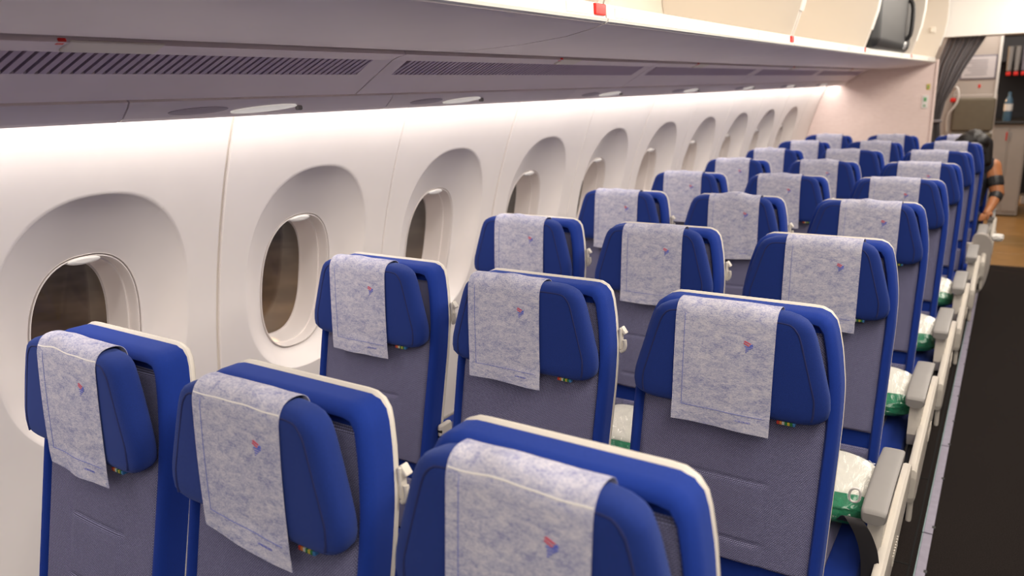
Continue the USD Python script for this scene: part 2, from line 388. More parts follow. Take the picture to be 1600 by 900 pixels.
# ------------------------------------------------------------------ ceiling
def sweep(profile, ys, tp):
    """closed profile [(x, z)] swept along the cabin with its taper"""
    pr = np.array(profile, float)
    L = [np.stack([pr[:, 0]+tp(y), np.full(len(pr), y), pr[:, 1]], 1) for y in ys]
    t = trimesh.util.concatenate([grid(np.array(L), closed_v=True)])
    caps = []
    tri = trimesh.creation.triangulate_polygon(Polygon(pr), engine='earcut') if len(pr) > 2 else None
    v2, f2 = tri
    for y, flip in ((ys[0], False), (ys[-1], True)):
        v = np.stack([v2[:, 0]+tp(y), np.full(len(v2), y), v2[:, 1]], 1)
        caps.append(trimesh.Trimesh(v, f2[:, ::-1] if flip else f2, process=False))
    t = cat([t] + caps); t.merge_vertices(); trimesh.repair.fix_normals(t)
    if t.volume < 0: t.invert()
    return t
YS = lambda a, b, n=10: np.linspace(a, b, n)
obj('ceiling', sweep([(-0.95, 2.42), (-0.6, 2.46), (3.0, 2.46), (3.0, 2.50), (-0.95, 2.50)], YS(-2.0, 13.2, 4), lambda y: 0.0), 'ceiling_white', None, kind='structure')

# ------------------------------------------------------------------ overhead bins
BINS = [(-1.75, -0.15), (-0.15, 1.63), (1.63, 3.30), (3.30, 4.85), (4.85, 6.60), (6.60, 7.97)]
BIN_LABEL = ['open overhead bin at the front, nearest the camera above the first windows',
             'open overhead bin at the upper left, ending at the first and larger red tab',
             'open overhead bin between the first red tab and the second, smaller red tab',
             'open overhead bin just past the second, smaller red tab, with an empty cream liner',
             'open overhead bin with the dark grey equipment case inside',
             'last overhead bin, against the grey curtain, with a cream end wall']
E0 = (-1.30, EYE+0.112)
under = [(-1.30, 0.122), (-1.292, 0.1125), (-1.275, 0.1095), (-1.24, 0.108), (-1.15, 0.107), (-1.02, 0.112), (-0.90, 0.123), (-0.82, 0.138), (-0.80, 0.144)]
for i, (a, b) in enumerate(BINS):
    a += 0.004; b -= 0.004
    t = thing('overhead_bin', BIN_LABEL[i], 'overhead bin', 'open overhead bins')
    ys = YS(a, b, 8)
    prof = [(x, EYE+z) for x, z in under] + [(-0.805, EYE+0.150), (-0.83, EYE+0.150), (-1.28, EYE+0.135)]
    obj('shell', sweep(prof, ys, tap), 'bin_shell', t, smooth=40)
    lip = [(-0.800, EYE+0.1445), (-0.792, EYE+0.148), (-0.790, EYE+0.154), (-0.796, EYE+0.157), (-0.7975, EYE+0.182), (-0.803, EYE+0.187), (-0.818, EYE+0.186), (-0.822, EYE+0.150), (-0.81, EYE+0.146)]
    obj('lip', sweep(lip, ys, tap), 'bin_white', t, smooth=40)
    arc = [(-0.822, 0.178), (-1.10, 0.165), (-1.22, 0.175), (-1.30, 0.22), (-1.35, 0.32), (-1.35, 0.45), (-1.30, 0.57), (-1.18, 0.66), (-1.0, 0.71), (-0.86, 0.73)]
    arc = chaikin(arc, 2, closed=False)
    out = arc + np.array([[-0.012, -0.012*(1-2*(k/(len(arc)-1)))] for k in range(len(arc))])
    # keep the outside of the liner outside the shell
    pr = [(x, EYE+z) for x, z in arc] + [(x-0.004, EYE+z) for x, z in out[::-1]]
    obj('liner', sweep(pr, ys, tap), 'bin_liner', t, smooth=40)
    # end walls with a bowed front edge
    face = [(-0.803, EYE+0.186), (-0.775, EYE+0.28), (-0.75, EYE+0.38), (-0.735, EYE+0.50), (-0.735, EYE+0.62), (-0.75, EYE+0.73)] 
    poly = face + [(x+0.003, EYE+z) for x, z in arc[::-1]]
    for yy in (a, b-0.022):
        m = prism(poly, 'y', yy, yy+0.022); m.vertices[:, 0] += tap(m.vertices[:, 1])
        obj('end_wall', m, 'bin_divider', t, smooth=30)
        e = np.array([(x+float(tap(yy)), yy+0.011, z) for x, z in face[1:]])
        obj('end_trim', tube(e, 0.008, 8), 'bin_white', t)
    # cover plates on the lip and the red open-indicator
    if i in (1, 2, 3, 4):
        s = {1: 0.050, 2: 0.042, 3: 0.012, 4: 0.010}[i]
        yy = b - s/2 - 0.005
        xx = float(tap(yy))
        obj('indicator', cat([rbox(-0.795+xx, yy, EYE+0.172, 0.008, s, 0.024 if i < 3 else 0.026, 0.002, 6)]), 'red_tab', t, label='red tab')
    if i == 5: obj('knob', rbox(-0.68, b-0.030, EYE+0.42, 0.045, 0.018, 0.05, 0.008, 8), 'bin_liner', t, label='small cream square knob on the end wall')
    for yy in ([b-0.12, b-0.55] if i == 1 else [b-0.42, a+0.10]):
        obj('lip_plate', rbox(-0.7975+float(tap(yy)), yy, EYE+0.169, 0.006, 0.12, 0.022, 0.002, 6), 'white_plastic', t)
# cream cover over the top of the open bins
obj('trim_1', sweep([(-0.99, EYE+0.735), (-0.80, EYE+0.735), (-0.60, EYE+0.80), (-0.60, EYE+0.83), (-0.99, EYE+0.83)], YS(-2, 7.97, 8), lambda y: 0.0), 'ceiling_white', None, kind='structure')
# grey equipment case in the fifth bin
cs = thing('equipment_case', 'dark grey equipment case with a glossy black carry handle in an open overhead bin', 'equipment case')
def case_at(y): return float(tap(y))
cx = case_at(6.2)
obj('case_body', rbox(-0.905+cx, 5.70, EYE+0.43, 0.25, 1.50, 0.49, 0.06, 14), 'case_grey', cs)
obj('handle', tube(chaikin([(-0.785+cx, 6.13, EYE+0.27), (-0.750+cx, 6.13, EYE+0.29), (-0.745+cx, 6.13, EYE+0.40), (-0.750+cx, 6.13, EYE+0.51), (-0.785+cx, 6.13, EYE+0.53)], 2, False), 0.014, 10), 'black_plastic', cs)
obj('handle_recess', rbox(-0.785+cx, 6.11, EYE+0.40, 0.012, 0.16, 0.24, 0.005, 8), 'black_plastic', cs)
obj('latch', rbox(-0.785+cx, 6.13, EYE+0.235, 0.03, 0.06, 0.05, 0.012, 10), 'steel', cs)

# ------------------------------------------------------------------ passenger service panels
A_, B_, C_, D_, E_ = (-1.555, EYE-0.034), (-1.50, EYE+0.010), (-1.42, EYE+0.057), (-1.362, EYE+0.0905), (-1.314, EYE+0.1065)
UN = [(-1.72, -0.09), (-0.09, 1.545), (1.545, 3.20), (3.20, 4.80), (4.80, 6.35), (6.35, 7.96)]
UN_LABEL = ['slatted air grille panel at the front end of the row of grilles',
            'nearest slatted grey air grille panel, at the upper left under the bin',
            'second slatted air grille panel, right of the nearest one',
            'third slatted air grille panel, above the fourth and fifth rows of seats',
            'fourth slatted air grille panel towards the rear',
            'rearmost slatted air grille panel, ending at the pink partition']
def lerp(p, q, t): return (p[0]+(q[0]-p[0])*t, p[1]+(q[1]-p[1])*t)
nrm = np.array([C_[1]-D_[1], D_[0]-C_[0]]); nrm /= np.linalg.norm(nrm); 
if nrm[0] < 0: nrm = -nrm          # points down and towards the aisle
nrm = np.array([abs(nrm[0]), -abs(nrm[1])])
for i, (a, b) in enumerate(UN):
    a += 0.003; b -= 0.003
    t = thing('air_grille_panel', UN_LABEL[i], 'air grille panel', 'air grille panels under the bins')
    ys = YS(a, b, 6); k = nrm*0.018
    # lower face B..C, upper face D..E and the ends beside the grille
    lo = [(B_[0], B_[1]), lerp(B_, C_, 0.3), lerp(B_, C_, 0.65), C_, (C_[0]-k[0], C_[1]-k[1]), (B_[0]-k[0], B_[1]-k[1])]
    up = [D_, lerp(D_, E_, 0.5), (E_[0], E_[1]-0.004), (E_[0]-k[0], E_[1]-k[1]), (D_[0]-k[0], D_[1]-k[1])]
    mid = [C_, D_, (D_[0]-k[0], D_[1]-k[1]), (C_[0]-k[0], C_[1]-k[1])]
    g0, g1 = a+0.055, b-0.07
    obj('fascia', cat([sweep(lo, ys, tap), sweep(up, ys, tap), sweep(mid, YS(a, g0, 3), tap), sweep(mid, YS(g1, b, 3), tap)]), 'service_plastic', t, smooth=25)
    kk = nrm*0.022
    obj('backing', sweep([(C_[0]-kk[0], C_[1]-kk[1]), (D_[0]-kk[0], D_[1]-kk[1]), (D_[0]-1.3*kk[0], D_[1]-1.3*kk[1]), (C_[0]-1.3*kk[0], C_[1]-1.3*kk[1])], YS(g0, g1, 4), tap), 'vent_back', t, smooth=False)
    n = int((g1-g0)/0.0197); sl = []
    for j in range(n):
        y = g0 + (j+0.75)*(g1-g0)/n; w = 0.0122; lean = 0.010
        c = np.array(C_); d = np.array(D_)
        P = []
        for q, yy in ((c, y-lean), (d, y+lean)):
            for o, dy in ((nrm*0.0, -w/2), (nrm*0.0, w/2), (-nrm*0.016, w/2+0.004), (-nrm*0.016, -w/2+0.004)):
                P.append((q[0]+o[0]+float(tap(yy)), yy+dy, q[1]+o[1]))
        P = np.array(P)
        F = [[0, 1, 5, 4], [1, 2, 6, 5], [2, 3, 7, 6], [3, 0, 4, 7], [0, 3, 2, 1], [4, 5, 6, 7]]
        m = trimesh.Trimesh(P, [f for q in F for f in ((q[0], q[1], q[2]), (q[0], q[2], q[3]))], process=False)
        trimesh.repair.fix_normals(m)
        if i in (1, 2): obj('slat', m, 'slat_plastic', t, smooth=False)
        elif i > 0: sl.append(m)
    if sl: obj('slats', cat(sl), 'slat_plastic', t, smooth=False, kind='stuff')
    # dark joint and the cream plate with its red corner under the bin
    y = {1: 0.79, 2: 2.42, 3: 3.72, 4: 5.45, 5: 7.25, 0: -0.9}[i]; ln = 0.17 if i == 1 else 0.13
    x = float(tap(y)); q0, q1 = lerp(D_, E_, 0.25), lerp(D_, E_, 0.95)
    mq = ((q0[0]+q1[0])/2+nrm[0]*0.002+x, y, (q0[1]+q1[1])/2+nrm[1]*0.002)
    ang = math.atan2(q1[1]-q0[1], q1[0]-q0[0])
    obj('bin_plate', rbox(*mq, 0.044, ln, 0.005, 0.002, 6, rot=(0, -ang, 0)), 'bin_divider', t, label='cream plate under the bin edge')
    obj('red_corner', rbox(mq[0]+0.012, y-ln/2-0.012, mq[2]+0.006, 0.016, 0.013, 0.006, 0.001, 6, rot=(0, -ang, 0)), 'red_tab', t, label='red corner mark')
# reading-light channel below the grilles
CH = [(-1.70, -0.09), (-0.09, 0.905), (0.905, 1.70), (1.70, 2.78), (2.78, 3.75), (3.75, 4.75), (4.75, 5.75), (5.75, 6.75), (6.75, 7.96)]
CH_LABEL = ['plain reading light panel at the front end above the first window', 'plain light panel at the far left above the nearest window',
  'reading light panel with dotted speaker oval above the first wall seam', 'second reading light panel, above the third window',
  'third reading light panel, above the fifth window', 'fourth reading light panel along the bright wall top', 'fifth reading light panel along the bright wall top',
  'sixth reading light panel along the bright wall top', 'last reading light panel, next to the pink partition']
for i, (a, b) in enumerate(CH):
    a += 0.002; b -= 0.002
    t = thing('reading_light_panel', CH_LABEL[i], 'reading light panel', 'reading light panels above the windows')
    mid1, mid2 = (-1.512, EYE-0.006), (-1.535, EYE-0.027)
    pr = [(B_[0]-0.004, B_[1]-0.005), mid1, mid2, A_, (A_[0]-0.012, A_[1]+0.003), (A_[0]+0.002, A_[1]+0.03), (B_[0]-0.022, B_[1]+0.012)]
    obj('channel_body', sweep(pr, YS(a, b, 6), tap), 'channel_plastic', t, smooth=50)
    if i < 2: continue
    y0 = a + 0.14
    # speaker oval and lens on the channel face (between mid1 and mid2)
    nn = np.array([mid2[1]-mid1[1], -(mid2[0]-mid1[0])]); nn = nn/np.linalg.norm(nn)
    nn = np.array([abs(nn[0]), -abs(nn[1])])
    def oval(yc, hl, hw, h0, h1, tilt=0.0, n=30):
        u = np.linspace(0, 2*np.pi, n, endpoint=False); L = []
        cx_, cz_ = (mid1[0]+mid2[0])/2, (mid1[1]+mid2[1])/2
        d = np.array([mid2[0]-mid1[0], mid2[1]-mid1[1]]); d /= np.linalg.norm(d)
        for s, h in ((1.0, h0), (1.0, h1), (0.86, h1+0.0012), (0.4, h1+0.0018)):
            a_ = hl*s*np.cos(u); c_ = hw*s*np.sin(u) - tilt*a_
            yy = yc+a_
            L.append(np.stack([cx_+d[0]*c_+nn[0]*h+tap(yy), yy, cz_+d[1]*c_+nn[1]*h], 1))
        return loft(L)
    obj('speaker_grille', oval(y0+0.03, 0.075, 0.011, -0.004, 0.001, 0.05), 'grille', t)
    obj('light_lens', oval(y0+0.21, 0.095, 0.009, -0.004, 0.004, 0.08), 'light_lens', t, label='white reading light lens')
    obj('light_knob', rbox((mid1[0]+mid2[0])/2+nn[0]*0.004+float(tap(y0+0.31)), y0+0.315, (mid1[1]+mid2[1])/2+nn[1]*0.004, 0.012, 0.016, 0.012, 0.003, 6), 'arm_grey', t)
# near-black strip painted as the shadow between grilles and bins; closed structure above them
obj('trim_2', sweep([(-1.325, EYE+0.130), (-1.296, EYE+0.124), (-1.296, EYE+0.131), (-1.325, EYE+0.15)], YS(-1.75, 7.96, 8), tap), 'gap_shade', None, kind='structure', smooth=False)
obj('trim_3', sweep([(-1.72, EYE+0.05), (-1.50, EYE+0.05), (-1.33, EYE+0.15), (-1.40, EYE+0.85), (-1.44, EYE+0.85), (-1.44, EYE+0.16), (-1.72, EYE+0.08)], YS(-1.95, 7.97, 8), tap), 'wall_plastic', None, kind='structure', smooth=30)

# ------------------------------------------------------------------ seats
SL = 0.22
def back_y(z): return 0.074 - SL*(1.165-z)
def back_w(z):
    return np.interp(z, [0.40, 0.60, 0.95, 1.03, 1.10, 1.15, 1.185], [0.214, 0.218, 0.222, 0.219, 0.207, 0.194, 0.183])
def outline(ins, z0, z1, n=120, cr=0.045):
    zz = np.linspace(z0, z1, 30)
    pts = np.r_[np.c_[back_w(zz), zz], np.c_[-back_w(zz[::-1]), zz[::-1]]]
    p = Polygon(pts).buffer(-cr).buffer(cr, quad_segs=10).buffer(-ins if ins else 0, quad_segs=8)
    c = np.array(p.exterior.coords)[:-1]
    if Polygon(c).exterior.is_ccw is False: c = c[::-1]
    # start at the bottom centre
    j = np.argmin(np.hypot(c[:, 0], c[:, 1]-c[:, 1].min())); c = np.roll(c, -j, 0)
    c = resample(c, 400); j = np.argmin(np.hypot(c[:, 0], c[:, 1]-c[:, 1].min())); c = np.roll(c, -j, 0)
    return resample(c, n)
def plate(z0, z1, spec, cr=0.045, grow=0.0):
    """rounded reclined slab: spec is a list of (inset, y offset from the reclined plane)"""
    L = []
    for ins, dy in spec:
        o = outline(max(ins, 0.0)+0.0, z0, z1, cr=cr)
        if ins < 0: o = o*1.0; o[:, 0] *= 1-ins/0.2; o[:, 1] = z0+(o[:, 1]-z0)*(1-ins/(z1-z0))
        L.append(np.c_[o[:, 0], back_y(o[:, 1])+dy, o[:, 1]])
    return loft(L)
# headrest cushion
def hr_w(z): return np.interp(z, [0.966, 0.970, 0.978, 0.990, 1.008, 1.03, 1.145, 1.165, 1.178, 1.187, 1.193], [0.180, 0.190, 0.199, 0.205, 0.207, 0.204, 0.171, 0.163, 0.154, 0.143, 0.132])
def hr_section(z, s, dyc=0.0):
    w = hr_w(z)
    pts = [(0, 0.0), (w*0.4, 0.0), (w*0.75, -0.001), (w-0.032, -0.001), (w-0.012, 0.001), (w-0.001, 0.010), (w, 0.024), (w-0.003, 0.040), (w-0.012, 0.052), (w-0.04, 0.056), (w*0.5, 0.057), (0, 0.057)]
    pts = pts + [(-x, y) for x, y in pts[-2:0:-1]]
    p = resample(chaikin(pts, 2), 88)
    c = np.array([0, 0.030])
    q = p.copy(); ins = s
    q[:, 0] *= (w-ins)/w; q[:, 1] = c[1]+(p[:, 1]-c[1])*(0.030-ins*0.62)/0.030
    return np.c_[q[:, 0], q[:, 1]-0.06*(1.19-z), np.full(len(q), z)]
def headrest_mesh():
    lv = [(0.968, 0.030), (0.970, 0.021), (0.974, 0.012), (0.980, 0.006), (0.990, 0.001), (1.005, 0.0)] + [(z, -0.001*math.sin((z-1.005)/0.16*math.pi)) for z in np.linspace(1.02, 1.16, 12)] + [(1.168, 0.0), (1.177, 0.002), (1.184, 0.007), (1.189, 0.015), (1.191, 0.024), (1.192, 0.034)]
    return loft([hr_section(z, s) for z, s in lv])
def hr_front(x, z):
    w = hr_w(z)
    return np.interp(abs(x), [0, w*0.75, w-0.03, w-0.012, w], [0, -0.001, -0.0008, 0.003, 0.02])-0.06*(1.19-z)
def seam_mesh():
    pts = []
    for z in np.linspace(0.985, 1.158, 16): pts.append((-(min(hr_w(z), hr_w(1.02))-0.026), z))
    x1 = hr_w(1.158)-0.026
    top = [(-x1+0.012, 1.172)] + [(x, 1.175) for x in np.linspace(-x1+0.03, x1-0.03, 10)] + [(x1-0.012, 1.172)]
    pts += top + [(-x, z) for x, z in pts[:16][::-1]]
    pts = chaikin(pts, 1, False)
    P = [(x, float(hr_front(x, z))-0.0002+max(0, (z-1.165))*0.25, z) for x, z in pts]
    return tube(P, 0.0021, 6)
def mesh_panel(z0, z1, inset, creases):
    nz = 150 if creases else 24; nx = 64
    zz = np.linspace(z0, z1, nz)
    P = np.zeros((nx, nz, 3))
    for j, z in enumerate(zz):
        hw = back_w(z)-inset
        x = np.linspace(-hw, hw, nx)
        e = smooth(0, 0.012, hw-np.abs(x))*smooth(0, 0.008, z-z0)*smooth(0, 0.008, z1-z)
        d = 0.0045*e - 0.003*(1-e)
        d += 0.006*np.cos(x/hw*np.pi/2)*e
        if creases:
            for zc in (0.818, 0.690):
                xm = smooth(0.105, 0.075, np.abs(x-0.004))
                d -= xm*(0.0036*np.exp(-((z-zc)/0.0042)**2))
                d += xm*0.0022*smooth(zc, zc-0.008, z)*smooth(zc-0.10, zc-0.05, z)
            v = np.exp(-((np.abs(x)-0.092)/0.009)**2)*smooth(0.90, 0.80, z)
            d -= 0.0018*v
        P[:, j] = np.c_[x, back_y(z)+0.011+0.012*smooth(0.93, 1.03, z)-d, np.full(nx, z)]
    return slab(P, P+[0, 0.009, 0])
def cushion_mesh(hx, y0, y1, z0, z1, r=0.04, crown=0.012):
    L = []
    for y, s in [(y0, 0.7), (y0+0.008, 0.86), (y0+0.022, 0.96), (y0+0.05, 1.0)] + [(v, 1.0) for v in np.linspace(y0+0.1, y1-0.03, 6)] + [(y1, 0.98)]:
        pts = [(-hx, z0), (hx, z0), (hx, z1-0.01), (hx-0.03, z1), (0, z1+crown), (-hx+0.03, z1), (-hx, z1-0.01)]
        p = resample(chaikin(resample(pts, 28), 2), 64); c = np.array([0, (z0+z1)/2])
        p = c+(p-c)*s; p[:, 1] -= 0.015*smooth(y0+0.15, y0, y)
        L.append(np.c_[p[:, 0], np.full(len(p), y), p[:, 1]])
    return loft(L)
def seat(name, label, group, loc, aisle):
    t = thing(name, label, 'seat', group, loc)
    obj('back_shell', plate(0.38, 1.184, [(0.006, 0.058), (0.002, 0.062), (0.0025, 0.068), (0.008, 0.075), (0.022, 0.081), (0.06, 0.085)], cr=0.05), 'seat_cream', t)
    obj('back_cushion', plate(0.40, 1.181, [(0.034, 0.028), (0.029, 0.026), (0.025, 0.006), (0.021, 0.0), (0.014, -0.001), (0.008, 0.003), (0.003, 0.010), (0.0015, 0.020), (0.002, 0.054), (0.005, 0.061)], cr=0.045), 'seat_blue', t, label='blue border of the backrest')
    obj('mesh_panel', mesh_panel(0.640, 1.135, 0.0235, True), 'weave', t, smooth=50, label='grey woven mesh of the backrest')
    obj('mesh_panel', mesh_panel(0.455, 0.592, 0.0235, False), 'weave', t, smooth=50, label='lower strip of grey woven mesh')
    h = obj('headrest', headrest_mesh(), 'headrest_blue', t, smooth=50)
    obj('seam', seam_mesh(), 'seam_blue', h)
    obj('headrest_bracket', rbox(0, 0.050, 1.07, 0.20, 0.03, 0.14, 0.01, 8), 'seam_blue', t)
    r = h
    for k, m in enumerate(('tag_red', 'tag_orange', 'tag_white', 'tag_green', 'tag_yellow', 'tag_green', 'tag_blue')):
        obj('ribbon', rbox(0.112+0.0052*k, 0.000, 0.9675, 0.0053, 0.012, 0.007, 0.001, 6), m, r, smooth=False)
    obj('seat_cushion', cushion_mesh(0.238, -0.60, -0.075, 0.36, 0.452), 'seat_blue', t)
    P = np.zeros((20, 16, 3))
    for a, x in enumerate(np.linspace(-0.165, 0.165, 20)):
        for b, y in enumerate(np.linspace(-0.575, -0.10, 16)):
            P[a, b] = (x, y, 0.4655-0.004*(x/0.165)**2*1.6-0.015*smooth(-0.45, -0.60, y))
    obj('cushion_panel', slab(P, P-[0, 0, 0.01]), 'weave_flat', t, label='grey woven mesh of the seat cushion')
    obj('seat_pan', rbox(0, -0.32, 0.335, 0.44, 0.46, 0.05, 0.012, 8), 'dark_metal', t)
    obj('leg', cat([rbox(0.16, -0.42, 0.155, 0.035, 0.05, 0.31, 0.008, 8, rot=None), rbox(0.16, -0.15, 0.155, 0.035, 0.05, 0.31, 0.008, 8), rbox(0.16, -0.285, 0.015, 0.05, 0.36, 0.03, 0.008, 8)]), 'dark_metal', t)
    # belt halves on the cushion
    obj('seat_belt', tube(chaikin([(-0.20, -0.12, 0.475), (-0.13, -0.2, 0.482), (-0.05, -0.30, 0.484), (0.02, -0.33, 0.486)], 2, False), 0.008, 6), 'belt', t)
    if not aisle:
        hk = obj('coat_hook', cat([rbox(0.217, back_y(1.045)+0.072, 1.048, 0.008, 0.016, 0.055, 0.003, 8),
             rbox(0.222, back_y(1.06)+0.073, 1.068, 0.020, 0.016, 0.008, 0.002, 8, rot=(0, 0.95, 0)),
             tube(chaikin([(0.218, back_y(1.02)+0.073, 1.016), (0.227, back_y(1.02)+0.073, 1.022), (0.230, back_y(1.02)+0.073, 1.034), (0.228, back_y(1.02)+0.073, 1.047)], 2, False), 0.005, 8)]), 'seat_cream', t, label='cream coat hook on the shell')
        obj('hinge_bracket', rbox(0.228, back_y(0.70)+0.07, 0.70, 0.016, 0.05, 0.10, 0.006, 8), 'seat_cream', t)
        obj('bolt', cat([rbox(0.229, back_y(0.72)+0.043, z, 0.014, 0.006, 0.008, 0.002, 6) for z in (0.715, 0.732)]), 'black_plastic', t)
    else:
        # grey arm pad, its cream post, long fairing and foot
        L = []
        for y, s, dz in ((-0.460, 0.80, -0.016), (-0.457, 0.93, -0.013), (-0.450, 0.99, -0.009), (-0.40, 1.0, -0.002), (-0.30, 1.0, 0.003), (-0.18, 1.0, 0.002), (-0.10, 0.98, -0.003), (-0.085, 0.9, -0.006)):
            p = resample(chaikin([(-0.028, -0.017), (0.028, -0.017), (0.030, 0.012), (0.026, 0.0165), (-0.026, 0.0165), (-0.030, 0.012)], 1), 32)*[s, s]
            L.append(np.c_[0.262+p[:, 0], np.full(32, y), 0.626+dz+p[:, 1]])
        obj('arm_pad', loft(L), 'arm_grey', t, label='grey arm pad')
        def bar(path, wx, hz, x0):
            L = []
            for (y, z, sx, sz, dx) in path:
                p = np.array([(-1, -.72), (-.86, -.9), (-.4, -1), (.4, -1), (.86, -.9), (1, -.72), (1, 0), (1, .72), (.86, .9), (.4, 1), (-.4, 1), (-.86, .9), (-1, .72), (-1, 0)], float)
                L.append(np.c_[x0+dx+p[:, 0]*wx*sx, np.full(len(p), y), z+p[:, 1]*hz*sz])
            return loft(L)
        post = [(-0.425, 0.545), (-0.40, 0.60), (-0.38, 0.617), (-0.12, 0.617), (-0.09, 0.60), (-0.08, 0.44), (-0.40, 0.44), (-0.43, 0.49)]
        obj('arm_post', prism(post, 'x', 0.246, 0.282), 'seat_cream', t, smooth=30)
        obj('side_fairing', bar([(-0.70, 0.432, 0.75, 0.5, 0), (-0.695, 0.435, 0.95, 0.8, 0), (-0.67, 0.44, 1, 0.95, 0), (-0.5, 0.452, 1, 1, 0), (-0.35, 0.470, 1, 0.95, 0), (-0.2, 0.492, 1, 0.85, 0), (-0.03, 0.51, 0.95, 0.7, 0), (0.02, 0.515, 0.85, 0.5, 0)], 0.015, 0.068, 0.290), 'seat_cream', t, label='long cream side fairing')
        obj('fairing_foot', cat([rbox(0.292, -0.665, 0.36, 0.016, 0.03, 0.11, 0.006, 8), ]), 'seat_cream', t)
        obj('side_bracket', rbox(0.275, -0.62, 0.345, 0.03, 0.09, 0.09, 0.008, 8), 'black_plastic', t)
        obj('side_panel', rbox(0.262, -0.27, 0.36, 0.024, 0.50, 0.14, 0.01, 8), 'black_plastic', t)
        for k in range(8):
            obj('fairing_rib', rbox(0.308, -0.40+0.012*k, 0.478+0.0012*k, 0.004, 0.004, 0.03, 0.001, 6), 'seat_cream', t, smooth=False)
    return t
X0, Y0, SX, PITCH = -1.46494, 0.677, 0.50898, 0.80
ORD = ['nearest', 'second nearest', 'third nearest', 'fourth nearest', 'fifth nearest', 'sixth nearest', 'seventh nearest', 'eighth nearest', 'rearmost']
COL = ['window', 'middle', 'aisle']
protos = {}
def seat_pos(r, c):
    y = Y0+PITCH*r
    return (X0+SX*c+float(tap(y)), y, 0.0)
for r in range(9):
    for c in range(3):
        lab = f'blue and grey {COL[c]} seat of the {ORD[r]} row'
        grp = 'blue and grey cabin seats'
        key = c == 2
        if key not in protos: protos[key] = seat('aisle_seat' if key else 'passenger_seat', lab, grp, seat_pos(r, c), key)
        else: copy_of(protos[key], seat_pos(r, c), lab, grp)

# ------------------------------------------------------------------ headrest covers
OFF = {(1, 0): 0.006, (1, 1): -0.009, (1, 2): 0.0, (2, 0): -0.016, (2, 1): -0.040, (2, 2): -0.005, (3, 0): 0.003, (3, 1): 0.005, (3, 2): 0.020, (4, 0): 0.001, (4, 1): 0.017, (4, 2): 0.018, (5, 0): -0.005, (5, 1): -0.016, (5, 2): -0.008, (6, 0): -0.003, (6, 1): -0.007, (6, 2): -0.002, (7, 0): -0.012, (7, 1): -0.04, (7, 2): -0.04, (8, 0): 0.026, (8, 1): 0.022, (8, 2): 0.002, (9, 0): 0.025, (9, 1): -0.004, (9, 2): 0.0}
